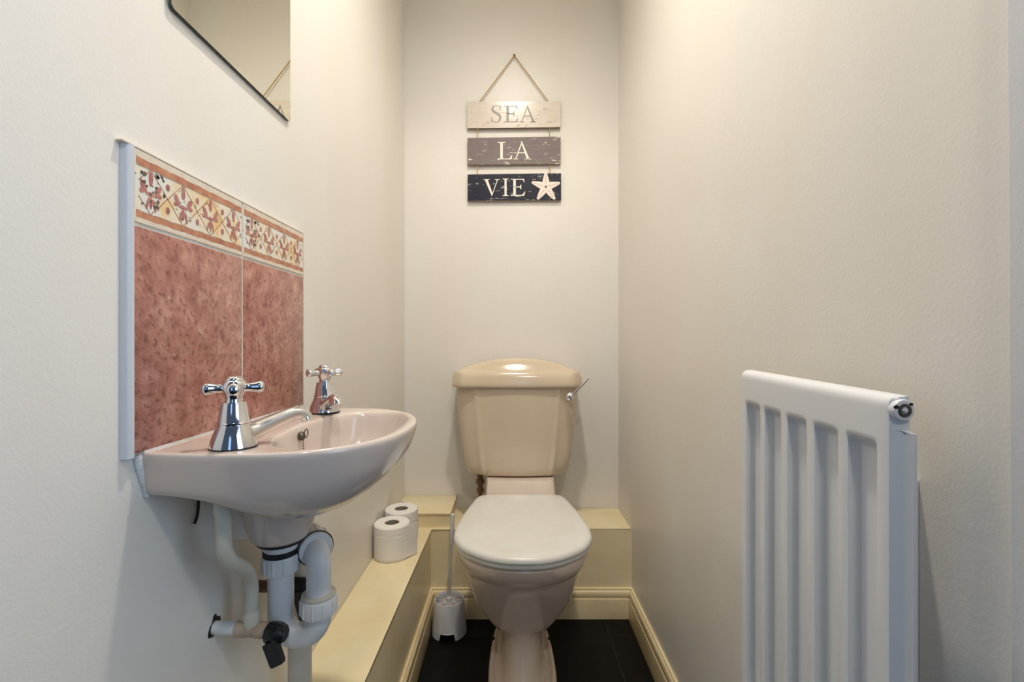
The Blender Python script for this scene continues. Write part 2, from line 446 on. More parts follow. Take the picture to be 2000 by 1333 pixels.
# ------------------------------------------------------------------ mirror
mr = root('wall_mirror', 'frameless square-cornered mirror hanging on left wall above the tiled splashback', 'mirror', (XL, 0.694, 1.345))
my0, my1, mz0, mz1 = 0.5430, 0.8385, 1.3420, 1.79
yaw = -0.0035
def mirpoly(inset, x):
    rr = 0.007; out = []
    for (cy, cz, a0) in ((my0+rr, mz0+rr, PI), (my1-rr, mz0+rr, 1.5*PI), (my1-rr, mz1-rr, 0), (my0+rr, mz1-rr, 0.5*PI)):
        for k in range(5):
            a = a0 + k*PI/8
            y = cy+math.cos(a)*(rr-inset); z = cz+math.sin(a)*(rr-inset)
            out.append(Vector((x + (y-0.694)*yaw, y, z + (y-0.694)*0.012)))
    return out
bm = bmesh.new(); loft(bm, [mirpoly(0, XL+0.0026), mirpoly(0, XL+0.0048), mirpoly(0.0006, XL+0.0053)]); obj('glass_pane', bm, M['glass_edge'], mr, 20)
bm = bmesh.new(); f = bm.faces.new([bm.verts.new(p) for p in mirpoly(0.0008, XL+0.0055)]); 
obj('mirror_face', bm, M['mirror'], mr, 0)

# ------------------------------------------------------------------ hanging sign
SD = 1.733
sg = root('hanging_sign', 'three-plank wooden sign reading SEA LA VIE hung by string on back wall', 'sign', (0.008, 1.745, 1.96))
def board_at(px0, px1, ytl, ytr, ybl, ybr, mat):
    bm = bmesh.new()
    q = [P(px0, ytl, SD), P(px1, ytr, SD), P(px1, ybr, SD), P(px0, ybl, SD)]
    a = [bm.verts.new(p) for p in q]; b = [bm.verts.new(p+Vector((0, 0.010, 0))) for p in q]
    bm.faces.new(a)
    sides = [bm.faces.new(list(reversed(b)))]
    for i in range(4): sides.append(bm.faces.new((a[i], b[i], b[(i+1)%4], a[(i+1)%4])))
    for f in sides: f.material_index = 1
    return obj('plank', bm, [mat, M['board_side']], sg, 0)
b1 = board_at(912.5, 1094.5, 199, 197.5, 250.5, 248.5, M['board_white'])
b2 = board_at(913, 1094.8, 269.5, 267, 322, 320, M['board_grey'])
b3 = board_at(913.5, 1095.8, 341, 338.5, 392.5, 391, M['board_navy'])
b1['label'] = 'whitewashed plank with grey SEA lettering'; b2['label'] = 'grey plank with white LA lettering'; b3['label'] = 'navy plank with white VIE lettering and a starfish'
# serif capitals as polygons, unit cap height, y up
def serif(x0, x1, y0, y1): return [(x0, y0), (x1, y0), (x1, y1), (x0, y1)]
GL = {
 'I': (0.36, [serif(0.12, 0.25, 0, 1), [(0, 0), (0.37, 0), (0.37, 0.03), (0.27, 0.055), (0.10, 0.055), (0, 0.03)], [(0, 1), (0, 0.97), (0.10, 0.945), (0.27, 0.945), (0.37, 0.97), (0.37, 1)]]),
 'L': (0.80, [serif(0.14, 0.28, 0, 1), [(0, 0), (0.74, 0), (0.80, 0.26), (0.76, 0.26), (0.68, 0.11), (0.60, 0.055), (0, 0.05)], [(0, 1), (0, 0.96), (0.10, 0.945), (0.32, 0.945), (0.42, 0.96), (0.42, 1)]]),
 'E': (0.80, [serif(0.14, 0.28, 0, 1), [(0, 0), (0.74, 0), (0.80, 0.25), (0.76, 0.25), (0.68, 0.11), (0.60, 0.055), (0, 0.05)], [(0, 1), (0, 0.95), (0.62, 0.945), (0.69, 0.90), (0.72, 0.80), (0.755, 0.80), (0.735, 1)],
                [(0.2, 0.49), (0.50, 0.49), (0.545, 0.38), (0.58, 0.38), (0.58, 0.66), (0.545, 0.66), (0.50, 0.55), (0.2, 0.55)]]),
 'A': (1.0, [[(0.50, 1.02), (0.46, 0.92), (0.175, 0.12), (0.11, 0.02), (0.17, 0.02), (0.235, 0.12), (0.50, 0.86)], [(0.50, 1.02), (0.46, 0.93), (0.745, 0.08), (0.72, 0.02), (0.94, 0.02), (0.88, 0.10)],
             serif(0.27, 0.68, 0.34, 0.395), serif(0.02, 0.31, 0, 0.045), serif(0.63, 1.0, 0, 0.045)]),
 'V': (1.0, [[(0.06, 0.98), (0.25, 0.98), (0.56, 0.14), (0.51, -0.03)], [(0.51, -0.03), (0.53, 0.14), (0.80, 0.90), (0.76, 0.98), (0.90, 0.98), (0.85, 0.90)], serif(0, 0.37, 0.955, 1), serif(0.68, 1.0, 0.955, 1)]),
}
def s_glyph():
    pts = [(.475,.78),(.445,.90),(.36,.965),(.25,.975),(.13,.92),(.085,.79),(.13,.66),(.27,.56),(.41,.45),(.475,.30),(.44,.13),(.33,.035),(.22,.02),(.11,.08),(.045,.24)]
    wd = [.02,.03,.035,.04,.075,.10,.12,.135,.135,.115,.08,.045,.04,.035,.02]
    cc = catmull([Vector((x, y, wv)) for (x, y), wv in zip(pts, wd)], 4)
    L_, R_ = [], []
    for i, p in enumerate(cc):
        a = cc[max(i-1,0)]; b = cc[min(i+1,len(cc)-1)]
        d = Vector((b.x-a.x, b.y-a.y)).normalized(); L_.append((p.x-d.y*p.z*.5, p.y+d.x*p.z*.5)); R_.append((p.x+d.y*p.z*.5, p.y-d.x*p.z*.5))
    quads = [[L_[i], L_[i+1], R_[i+1], R_[i]] for i in range(len(L_)-1)]
    return quads + [serif(.455, .495, .70, .99), serif(.025, .065, .01, .31)]
GL['S'] = (0.54, s_glyph())
def letter(bm, ch, px0, px1, pyt, pyb, d=SD-0.0004):
    wv, polys = GL[ch]
    for k, poly in enumerate(polys):
        vs = []
        for (x, y) in poly:
            p = P(px0+(px1-px0)*x/wv, pyb+(pyt-pyb)*y, d-0.00002*(k % 3)); vs.append(p)
        fr = [bm.verts.new(p) for p in vs]; bk = [bm.verts.new(p+Vector((0, 0.0006, 0))) for p in vs]
        bm.faces.new(fr); n = len(vs)
        for i in range(n): bm.faces.new((fr[i], bk[i], bk[(i+1)%n], fr[(i+1)%n]))
def lettering(par, mat, spec):
    bm = bmesh.new()
    for a in spec: letter(bm, *a)
    obj('lettering', bm, mat, par, 0)
lettering(b1, M['letter_grey'], [('S', 958.4, 979.5, 206, 239.5), ('E', 984, 1012.5, 206.5, 239), ('A', 1013, 1047.5, 206, 239)])
lettering(b2, M['letter_white'], [('L', 972, 1001, 277.5, 311.5), ('A', 1001, 1037.5, 276.5, 311.5)])
lettering(b3, M['letter_white'], [('V', 944.5, 976.5, 350, 383), ('I', 981.5, 993, 349, 383), ('E', 997.5, 1026, 349.5, 382.5)])
# starfish
tips = [(1066, 337.5), (1093, 357.5), (1083.5, 389), (1050, 389), (1039, 356)]
ctr = (1066.2, 365)
bm = bmesh.new(); outline = []
for i in range(5):
    t = Vector(tips[i]); c = Vector(ctr); nx = Vector(tips[(i+1) % 5])
    d = (t-c).normalized(); nn = Vector((-d.y, d.x))
    outline += [t - d*4 - nn*3.4, t - nn*2.2, t+d*0.7, t + nn*2.2, t - d*4 + nn*3.4, t-d*13+nn*5.8]
    mid = ((t-c)+(nx-c)).normalized()
    outline += [c + mid*11.5]
    d2 = (nx-c).normalized(); n2 = Vector((-d2.y, d2.x)); outline += [nx-d2*13-n2*5.8]
cv0 = [bm.verts.new(P(p.x, p.y, SD-0.0006)) for p in outline]; cb = [bm.verts.new(P(p.x, p.y, SD)+Vector((0,0.0006,0))) for p in outline]
cc_ = bm.verts.new(P(*ctr, SD-0.0018))
for i in range(len(outline)):
    j = (i+1) % len(outline)
    bm.faces.new((cv0[i], cv0[j], cc_)); bm.faces.new((cv0[i], cb[i], cb[j], cv0[j]))
for f in bm.faces: f.material_index = 0
for i in range(5):       # dotted grooves
    t = Vector(tips[i]); c = Vector(ctr)
    for k in range(1, 7):
        p = c + (t-c)*(0.16+0.11*k); w3 = P(p.x, p.y, SD-0.0018+0.0012*(0.16+0.11*k)-0.0004)
        sphere(bm, w3, 0.0013, 6, mi=1)
sphere(bm, P(*ctr, SD-0.0020), 0.0052, 5, mi=1, sc=(1, 0.25, 1))
obj('starfish', bm, [M['starfish'], M['board_grey']], b3, 30)
top = P(1004.5, 108.5, 1.741)
ysd = 1.7385
bm = bmesh.new()
tube(bm, fillet([P(932.5, 206, ysd), P(936, 200, ysd), top, P(1071.5, 199, ysd), P(1073.5, 206, ysd)], 0.002, 3), 0.0019, 8)
obj('hanging_string', bm, M['rope'], sg, 60)
for px, a, b in ((932.5, 248, 272), (1073.5, 247, 270), (932.5, 320, 344), (1074, 318, 341)):
    bm = bmesh.new(); tube(bm, [P(px, a, ysd), P(px, b, ysd)], 0.0017, 8); obj('link_string', bm, M['rope'], sg, 60)
bm = bmesh.new(); lathe(bm, [(0.002, 0.0), (0.002, 0.008), (0.0045, 0.0085), (0.0038, 0.0115), (0.001, 0.0125)], (top.x, 1.7495, top.z+0.001), (0,-1,0), 12)
obj('nail', bm, M['nail'], sg, 40)

# ------------------------------------------------------------------ washbasin
BZ = 0.818; BC = 0.667
bs = root('washbasin', 'small pale pink ceramic hand basin fixed to left wall below the pink tiles', 'basin', (XL, BC, 0.65))
def basin_outline(n=72):
    """D-shaped plan: straight along the wall, bulging into the room"""
    out = []
    hw, x0 = 0.176, -0.312
    a = -0.1455 - x0
    nb = 14
    for k in range(nb): out.append((XL, BC+hw*0.945 - 2*hw*0.945*k/(nb-1)))       # wall edge, far -> near
    for k in range(1, 7):
        t = k/7; out.append((XL+(x0-XL)*t, BC-hw*(0.945+0.055*math.sin(t*PI/2))))
    m_ = 40
    for k in range(m_+1):
        t = -PI/2 + PI*k/m_; e = 2/2.35
        cx, sy = math.cos(t), math.sin(t)
        out.append((x0 + a*abs(cx)**e, BC+hw*math.copysign(abs(sy)**e, sy)))
    for k in range(6, 0, -1):
        t = k/7; out.append((XL+(x0-XL)*t, BC+hw*(0.945+0.055*math.sin(t*PI/2))))
    return out
OUT = basin_outline()
def oring(sx, sy, z, under=False, zr=None):
    r_ = []
    for x, y in OUT:
        X = XL+(x-XL)*sx; Y = BC+(y-BC)*sy; Z = z
        if under:
            wv = 0.08+0.92*sstep(XL+0.02, XL+0.175, X)
            Z = 0.768-(0.768-z)*wv
        r_.append(Vector((X, Y, Z)))
    return r_
def irings():
    cx, af, ab, b = -0.238, 0.076, 0.078, 0.142
    n = len(OUT); rings = []
    for (s, z, sh) in ((1.0, BZ-0.0012, 0), (0.975, BZ-0.0045, 0), (0.95, BZ-0.012, 0), (0.90, BZ-0.035, -0.002), (0.80, BZ-0.062, -0.006), (0.62, BZ-0.082, -0.012), (0.38, BZ-0.091, -0.02), (0.14, BZ-0.094, -0.03)):
        rg = []
        for i, (x, y) in enumerate(OUT):
            ang = math.atan2((y-BC)/0.176, (x+0.262)/0.125)
            c, sn = math.cos(ang), math.sin(ang); e = 2/2.5
            ax = af if c > 0 else ab
            rg.append(Vector((cx+sh+s*ax*math.copysign(abs(c)**e, c), BC+s*b*math.copysign(abs(sn)**e, sn), z)))
        rings.append(rg)
    return rings
bm = bmesh.new()
rings = [oring(0.30, 0.30, 0.690, True), oring(0.46, 0.50, 0.693, True), oring(0.62, 0.70, 0.706, True), oring(0.79, 0.860, 0.7275, True), oring(0.91, 0.950, 0.7570, True),
         oring(0.965, 0.975, 0.779), oring(0.990, 0.991, 0.799), oring(0.999, 0.999, 0.8085), oring(1.0, 1.0, 0.8125), oring(0.997, 0.997, 0.8158), oring(0.988, 0.990, BZ-0.0003), oring(0.975, 0.98, BZ)]
rings += irings()
loft(bm, rings)
o = obj('bowl', bm, M['basin'], bs, 180)
sb = o.modifiers.new('sub', 'SUBSURF'); sb.levels = 1; sb.render_levels = 2
# waste boss and the web that carries it back to the wall
BX, BD = -0.336, 0.662
bm = bmesh.new()
lathe(bm, [(0.056, 0.745), (0.051, 0.705), (0.045, 0.675), (0.039, 0.660), (0.035, 0.6555)], (BX, BD, 0), n=36)
box(bm, XL+0.016, BX, BD-0.034, BD+0.034, 0.664, 0.762, 0.006)
obj('waste_housing', bm, M['basin'], bs, 50)
# plug chain on its stay
bm = bmesh.new()
stay = Vector((-0.309, 0.667, 0.8015))
lathe(bm, [(0.0062, -0.002), (0.0066, 0.002), (0.005, 0.0045), (0.002, 0.006)], stay, (1, 0, 0.35), 14)
tor = [stay+Vector((0.005, 0.005+0.0062*math.cos(2*PI*k/16), 0.0032+0.0062*math.sin(2*PI*k/16))) for k in range(17)]
tube(bm, tor, 0.0009, 6)
obj('chain_stay', bm, M['dull_metal'], bs, 40)
bm = bmesh.new()
for k in range(20):
    t = k/19; sphere(bm, stay+Vector((0.0045+0.012*t**1.5, -0.0035-0.004*t, -0.005-0.056*t)), 0.0012, 6)
obj('plug_chain', bm, M['dull_metal'], bs, 60)
bm = bmesh.new()
pth = [Vector((XL+0.002, 0.4985, 0.8165)), Vector((XL+0.003, 0.502, 0.80)), Vector((XL+0.003, 0.507, 0.785)), Vector((XL+0.002, 0.513, 0.767))]
tube(bm, catmull(pth, 5), 0.0045, 8); tube(bm, [Vector((XL+0.004, 0.502+0.36*k/12, 0.8185)) for k in range(13)], 0.004, 8)
obj('sealant', bm, M['sealant'], bs, 60)
bm = bmesh.new()
tube(bm, catmull([Vector((XL+0.004, 0.594, 0.775)), Vector((XL+0.004, 0.594, 0.735)), Vector((XL+0.004, 0.592, 0.716)), Vector((XL+0.005, 0.585, 0.706))], 5), 0.0018, 8)
obj('wall_bracket', bm, M['dark_gap'], bs, 60)

# ------------------------------------------------------------------ pillar taps (local: spout along +x)
def make_tap(label, loc, rz, hz):
    t = root('pillar_tap', label, 'tap', loc, rz, 'chrome pillar taps')
    bm = bmesh.new()
    lathe(bm, [(0.0240, 0.0), (0.0252, 0.0012), (0.0250, 0.003), (0.0230, 0.010), (0.0200, 0.018), (0.0175, 0.024), (0.0165, 0.0265)], (0,0,0), n=36)
    sp_ = catmull([Vector((0.000, 0, 0.0115)), Vector((0.010, 0, 0.0130)), Vector((0.028, 0, 0.0178)), Vector((0.046, 0, 0.0238)), Vector((0.063, 0, 0.0290)), Vector((0.0745, 0, 0.0305)), Vector((0.0830, 0, 0.0270)), Vector((0.0868, 0, 0.0205))], 5)
    n = len(sp_)-1
    rad = []
    for i in range(n+1):
        q = i/n
        rad.append(0.0118-0.0012*sstep(0, 0.15, q)-0.0026*sstep(0.1, 0.6, q) + 0.0008*sstep(0.85, 1, q))
    tube(bm, sp_, rad, 20)
    fair = catmull([Vector((0.002, 0, 0.0120)), Vector((0.012, 0, 0.0130)), Vector((0.024, 0, 0.0158)), Vector((0.040, 0, 0.0212))], 4)
    tube(bm, fair, [0.0160-0.0070*sstep(0, 1, i/(len(fair)-1)) for i in range(len(fair))], 20)
    obj('tap_body', bm, M['chrome'], t, 50, True)
    bm = bmesh.new(); lathe(bm, [(0.0238, -0.0002), (0.0252, 0.0), (0.0252, 0.0014), (0.0235, 0.0016)], (0,0,0), n=32); obj('base_washer', bm, M['dark_gap'], t, 40, True)
    bm = bmesh.new(); lathe(bm, [(0.0160, 0.0262), (0.0172, 0.0268), (0.0174, 0.0286), (0.0164, 0.0300), (0.0132, 0.0505), (0.0126, 0.0520), (0.0090, 0.0522), (0.0085, 0.056)], (0,0,0), n=36)
    obj('bonnet', bm, M['chrome'], t, 40, True)
    bm = bmesh.new()
    lathe(bm, [(0.0082, 0.0530), (0.0086, 0.0560), (0.0105, 0.0615), (0.0125, 0.0660), (0.0128, 0.0710), (0.0118, 0.0755), (0.0095, 0.0775)], (0,0,0), n=28)
    for k in range(4):
        a = k*PI/2; d = Vector((math.cos(a), math.sin(a), 0))
        lathe(bm, [(0.0066, 0.006), (0.0052, 0.0115), (0.0049, 0.015), (0.0056, 0.020), (0.0068, 0.0242), (0.0072, 0.0268), (0.0064, 0.0296), (0.0036, 0.0312), (0.0006, 0.0316)], Vector((0,0,0.0685)), d, 18)
    h = obj('cross_handle', bm, M['chrome'], t, 50, True)
    h.rotation_euler = (0, 0, hz)
    bm = bmesh.new(); lathe(bm, [(0.0100, 0.0770), (0.0096, 0.0790), (0.0072, 0.0815), (0.0035, 0.0826), (0.0004, 0.0828)], (0,0,0), n=24)
    obj('index_cap', bm, M['chrome'], h, 50, True)
    return t
A = math.radians(52)
make_tap('chrome pillar tap at the near end of the basin, its spout pointing away', (-0.324, 0.530, BZ), A, math.radians(-21))
make_tap('smaller-looking chrome pillar tap at far end of the basin, its spout facing the camera', (-0.326, 0.792, BZ), -A-math.radians(4), math.radians(13))

# ------------------------------------------------------------------ trap and waste pipe
tr = root('waste_trap', 'white plastic P-trap with ribbed nuts under the basin', 'trap', (BX, BD, 0.49))
PR = 0.0175
def nut(bm, o, axis, r, h, ribs=11):
    prof = [(r*0.86, 0), (r*0.97, h*0.06), (r, h*0.2), (r, h*0.85), (r*0.96, h*0.97), (r*0.85, h)]
    lathe(bm, prof, o, axis, 40)
    t = Vector(axis).normalized(); up = Vector((0,0,1)) if abs(t.z) < 0.9 else Vector((1,0,0))
    a = (up-t*up.dot(t)).normalized(); b = t.cross(a)
    for k in range(ribs):
        th = 2*PI*k/ribs+0.2; d = a*math.cos(th)+b*math.sin(th)
        tube(bm, [Vector(o)+d*r+t*h*0.12, Vector(o)+d*r+t*h*0.9], 0.0014, 6)
UX = -0.281                                   # second leg of the U
bm = bmesh.new()
cxm = (BX+UX)/2; rb = (UX-BX)/2; zb_ = 0.541
tube(bm, [Vector((BX, BD, 0.632)), Vector((BX, BD, 0.58))] + [Vector((cxm-rb*math.cos(PI*k/18), BD, zb_-rb*1.02*math.sin(PI*k/18))) for k in range(19)] + [Vector((UX, BD, 0.570))], PR, 24)
obj('u_bend', bm, M['upvc'], tr, 60)
ax = Vector((-0.6, 0.8, 0.0)).normalized()
bm = bmesh.new()
zt_ = 0.633
e0 = Vector((UX, BD, 0.560)); corner = Vector((UX, BD, zt_))
tube(bm, fillet([e0, corner, corner+ax*0.05], 0.034, 10), PR*0.97, 24)
obj('elbow', bm, M['upvc'], tr, 60)
bm = bmesh.new(); nut(bm, (BX, BD, 0.606), (0,0,1), 0.0250, 0.027); obj('nut', bm, M['upvc'], tr, 40)
bm = bmesh.new(); nut(bm, (UX, BD, 0.545), (0,0,1), 0.0250, 0.026); obj('nut', bm, M['upvc'], tr, 40)
bm = bmesh.new(); nut(bm, corner+ax*0.020, ax, 0.0250, 0.024); obj('nut', bm, M['upvc'], tr, 40)
bm = bmesh.new(); lathe(bm, [(0.0190, 0), (0.0258, 0.0003), (0.0262, 0.0012), (0.0258, 0.0021), (0.019, 0.0024)], corner+ax*0.0175, ax, 36); obj('seal_ring', bm, M['dull_metal'], tr, 40)
bm = bmesh.new(); lathe(bm, [(0.0180, 0), (0.0232, 0.0004), (0.0240, 0.002), (0.0240, 0.0048), (0.019, 0.005)], corner+ax*0.0125, ax, 36); obj('nut_ring', bm, M['upvc'], tr, 40)
bm = bmesh.new(); lathe(bm, [(0.020, 0.570), (0.0235, 0.5715), (0.0235, 0.5745), (0.019, 0.576)], (UX, BD, 0), n=32); obj('nut_ring', bm, M['painted_pipe'], tr, 40)
bm = bmesh.new(); lathe(bm, [(0.0225, 0.633), (0.0228, 0.640), (0.0240, 0.6415), (0.0240, 0.6495), (0.022, 0.6505)], (BX, BD, 0), n=32); obj('waste_flange', bm, M['upvc'], tr, 40)
bm = bmesh.new()
lathe(bm, [(0.030, 0.6500), (0.0318, 0.6512), (0.0318, 0.6545), (0.029, 0.6556)], (BX, BD, 0), n=32)
lathe(bm, [(0.0225, 0.6310), (0.0242, 0.6325), (0.0242, 0.6395), (0.022, 0.6405)], (BX, BD, 0), n=32)
obj('rubber_washer', bm, M['dark_gap'], tr, 40)

ps = corner+ax*0.046
pe = Vector((-0.3585, 0, 0)); pe = Vector((ps.x+ax.x*0.075, ps.y+ax.y*0.075, zt_))
wp = root('waste_pipe', 'cream painted waste pipe dropping from the trap to the ledge by the left wall', 'pipe', (pe.x, pe.y, LZ))
bm = bmesh.new()
tube(bm, fillet([ps, Vector((pe.x, pe.y, zt_)), Vector((pe.x, pe.y, LZ))], 0.03, 8), 0.0185, 24)
obj('pipe', bm, M['painted_pipe'], wp, 60)
bm = bmesh.new(); lathe(bm, [(0.0225, 0), (0.0225, 0.018), (0.0195, 0.020)], ps+ax*0.001, ax, 28); obj('collar', bm, M['painted_pipe'], wp, 40)

# ------------------------------------------------------------------ supply pipes
def lever(bm, o, axis, down):
    pass
s1 = root('supply_pipe', 'white painted supply pipe with black lever valve below the near tap', 'pipe', (XL, 0.631, 0.5425))
HZ = 0.5405
bm = bmesh.new()
riser = catmull([Vector((-0.343, 0.538, 0.764)), Vector((-0.343, 0.540, 0.735)), Vector((-0.3435, 0.542, 0.710)), Vector((-0.3440, 0.545, 0.690)), Vector((-0.3450, 0.556, 0.673)), Vector((-0.3480, 0.576, 0.657)), Vector((-0.3540, 0.602, 0.639)), Vector((-0.3590, 0.622, 0.620)), Vector((-0.3610, 0.631, 0.600)), Vector((-0.3612, 0.631, 0.575)), Vector((-0.3612, 0.631, HZ))], 6)
tube(bm, riser, 0.0088, 18)
obj('riser_pipe', bm, M['painted_pipe'], s1, 60)
bm = bmesh.new(); lathe(bm, [(0.0095, 0), (0.0098, 0.004), (0.0098, 0.014), (0.0092, 0.016)], (-0.343, 0.540, 0.735), n=20); obj('joint_sleeve', bm, M['painted_pipe'], s1, 40)
bm = bmesh.new(); lathe(bm, [(0.0100, 0), (0.0104, 0.002), (0.0104, 0.016), (0.0095, 0.018)], (-0.3612, 0.631, HZ+0.008), n=20)
obj('joint_sleeve', bm, M['painted_pipe'], s1, 40)
bm = bmesh.new(); tube(bm, [Vector((XL, 0.631, HZ+0.003)), Vector((-0.380, 0.631, HZ+0.0015))], 0.0088, 18); obj('wall_stub', bm, M['upvc'], s1, 60)
bm = bmesh.new(); lathe(bm, [(0.0085, 0), (0.0102, 0.001), (0.0104, 0.016), (0.0096, 0.018), (0.0096, 0.028), (0.0106, 0.030), (0.0106, 0.048), (0.009, 0.049)], (-0.3825, 0.631, HZ+0.0015), (1, 0, -0.05), 20); obj('tee', bm, M['old_copper'], s1, 40)
bm = bmesh.new()
vb = Vector((-0.3335, 0.629, HZ-0.002))
lathe(bm, [(0.0100, -0.004), (0.0135, -0.003), (0.0145, 0.004), (0.0140, 0.012), (0.0115, 0.020), (0.0095, 0.022)], vb, (1, -0.15, -0.05), 8)
lathe(bm, [(0.0095, 0.0), (0.0100, 0.010), (0.0080, 0.0165), (0.005, 0.018)], vb+Vector((0.009, 0, 0.001)), (0.45, -1, 0.1), 10)
v1 = obj('isolation_valve', bm, M['black_plastic'], s1, 30)
bm = bmesh.new()
dl = Vector((0.42, -0.15, -0.88)).normalized(); sd_ = Vector((0.88, 0, 0.42)).normalized()
o_ = vb+Vector((0.006, -0.012, -0.006))
def paddle(bm, o_, dl, sd_, Ln, w0, w1, th):
    nn = dl.cross(sd_).normalized(); rg = []
    for t in (0, 0.25, 0.9, 1.0):
        ww = (w0+(w1-w0)*t)*(0.5 if t < 1 else 0.40); c = o_+dl*Ln*t; tt = th*0.5
        rg.append([c+sd_*ww+nn*tt, c+sd_*ww-nn*tt, c-sd_*ww-nn*tt, c-sd_*ww+nn*tt])
    loft(bm, rg)
paddle(bm, o_, dl, sd_, 0.031, 0.020, 0.0185, 0.008)
obj('lever', bm, M['black_plastic'], v1, 30)
bm = bmesh.new()      # ragged hole where the pipe leaves the plaster
hole = []
for k in range(22):
    a = 2*PI*k/22; q = 0.0118+0.0022*math.sin(a*2+0.5)+random.uniform(-.0008, .0012) + (0.006 if 4 < k < 7 else 0)
    hole.append(Vector((XL+0.0009, 0.631+math.cos(a)*q, HZ+0.004+math.sin(a)*q)))
loft(bm, [[p - Vector((0.0006, 0, 0)) for p in hole], hole])
obj('wall_hole', bm, M['dark_gap'], s1, 0)

s2 = root('supply_pipe', 'brown copper supply pipe with black lever valve below the far tap, behind the trap', 'pipe', (XL, 0.735, 0.56))
D2, Z2 = 0.735, 0.545
bm = bmesh.new(); tube(bm, [Vector((XL, D2, Z2)), Vector((-0.352, D2, Z2))], 0.0092, 18); obj('wall_stub', bm, M['brown_copper'], s2, 60)
bm = bmesh.new(); tube(bm, fillet([Vector((-0.366, D2, Z2)), Vector((-0.372, D2+0.006, 0.63)), Vector((-0.342, 0.79, 0.69)), Vector((-0.328, 0.792, 0.768))], 0.03, 6), 0.0085, 16); obj('riser_pipe', bm, M['painted_pipe'], s2, 60)
bm = bmesh.new()
vb = Vector((-0.353, D2, Z2))
lathe(bm, [(0.0100, -0.004), (0.0135, -0.003), (0.0145, 0.004), (0.0140, 0.016), (0.0115, 0.026), (0.0095, 0.028)], vb, (1, 0, 0), 8)
v2 = obj('isolation_valve', bm, M['black_plastic'], s2, 30)
bm = bmesh.new(); paddle(bm, vb+Vector((0.018, -0.012, -0.001)), Vector((0.16, -0.1, -0.95)).normalized(), Vector((1, 0, 0.17)).normalized(), 0.053, 0.027, 0.010, 0.007)
obj('lever', bm, M['black_plastic'], v2, 30)
bm = bmesh.new(); loft(bm, [[Vector((XL+x_, D2-0.012+0.009*math.cos(2*PI*k/14), Z2+0.002+0.017*math.sin(2*PI*k/14))) for k in range(14)] for x_ in (0.0003, 0.0008)]); obj('wall_hole', bm, M['dark_gap'], s2, 0)

# ------------------------------------------------------------------ toilet
TX = 0.0285
tl = root('toilet', 'pinkish beige close-coupled toilet with white lid closed, against the back wall', 'toilet', (TX, 1.35, 0))
def egg(hw, yf, yb, z, n=56, ef=2.15, eb=3.2, ym=None, bend=0.0):
    if ym is None: ym = yf+(yb-yf)*0.42
    out = []
    for k in range(n):
        t = 2*PI*k/n - PI/2; c, s = math.cos(t), math.sin(t)
        e = 2/(ef if s < 0 else eb)
        Y = ym + (ym-yf if s < 0 else yb-ym)*math.copysign(abs(s)**e, s)
        out.append(Vector((TX+hw*math.copysign(abs(c)**e, c), Y, z)))
    return out
bm = bmesh.new()
pr = [(0.4085, 1.074, 1.50, .164), (0.406, 1.067, 1.505, .171), (0.398, 1.063, 1.51, .1745), (0.380, 1.066, 1.51, .1735), (0.3545, 1.086, 1.51, .1640), (0.3520, 1.088, 1.51, .1620), (0.3505, 1.0925, 1.51, .1580), (0.3480, 1.0930, 1.51, .1575),
      (0.30, 1.127, 1.515, .1440), (0.25, 1.160, 1.52, .1300), (0.215, 1.184, 1.52, .1100), (0.185, 1.203, 1.52, .0880), (0.163, 1.216, 1.52, .0690), (0.145, 1.224, 1.52, .0590), (0.12, 1.226, 1.52, .0560), (0.09, 1.214, 1.52, .0580), (0.06, 1.192, 1.525, .061), (0.034, 1.165, 1.53, .066), (0.028, 1.158, 1.53, .070)]
loft(bm, [egg(hw, yf, yb, z, ym=1.235 if z > .16 else 1.32) for z, yf, yb, hw in pr])
# foot flange with rounded lip
fl = [(0.0, 1.085, 1.545, .095), (0.026, 1.086, 1.545, .0945), (0.034, 1.092, 1.540, .0905), (0.0365, 1.100, 1.535, .0860), (0.0345, 1.108, 1.530, .0815), (0.0285, 1.114, 1.525, .0775), (0.027, 1.125, 1.52, .070)]
def foot(hw, yf, yb, z, n=56):
    out = []
    for k in range(n):
        t = 2*PI*k/n - PI/2; c, s = math.cos(t), math.sin(t); e = 2/3.0
        y = (yf+yb)/2 + (yb-yf)/2*math.copysign(abs(s)**e, s)
        q = hw*(1.0 - 0.10*sstep(1.25, 1.54, y))
        out.append(Vector((TX+q*math.copysign(abs(c)**e, c), y, z)))
    return out
loft(bm, [foot(hw, yf, yb, z) for z, yf, yb, hw in fl])
# platform that carries the cistern
def plat(hw, yf, yb, z, r_=0.02):
    return [Vector((TX+x, y, z)) for x, y in ((-hw, yb), (-hw, yf+r_), (-hw+r_*0.3, yf+r_*0.3), (-hw+r_, yf), (hw-r_, yf), (hw-r_*0.3, yf+r_*0.3), (hw, yf+r_), (hw, yb))]
loft(bm, [plat(.10, 1.40, 1.735, .305), plat(.118, 1.45, 1.735, .39), plat(.1175, 1.506, 1.735, .418), plat(.116, 1.523, 1.735, .462), plat(.114, 1.528, 1.735, .4725)])
obj('pan', bm, M['pan'], tl, 35)
for sx in (-1, 1):
    bm = bmesh.new()
    lathe(bm, [(0.0052, 0.0), (0.0052, 0.0050), (0.004, 0.0058)], (TX+sx*0.0840, 1.385, 0.0330), (sx*0.35, 0, 1), 14)
    obj('fixing_screw', bm, M['dark_gap'], tl, 40)
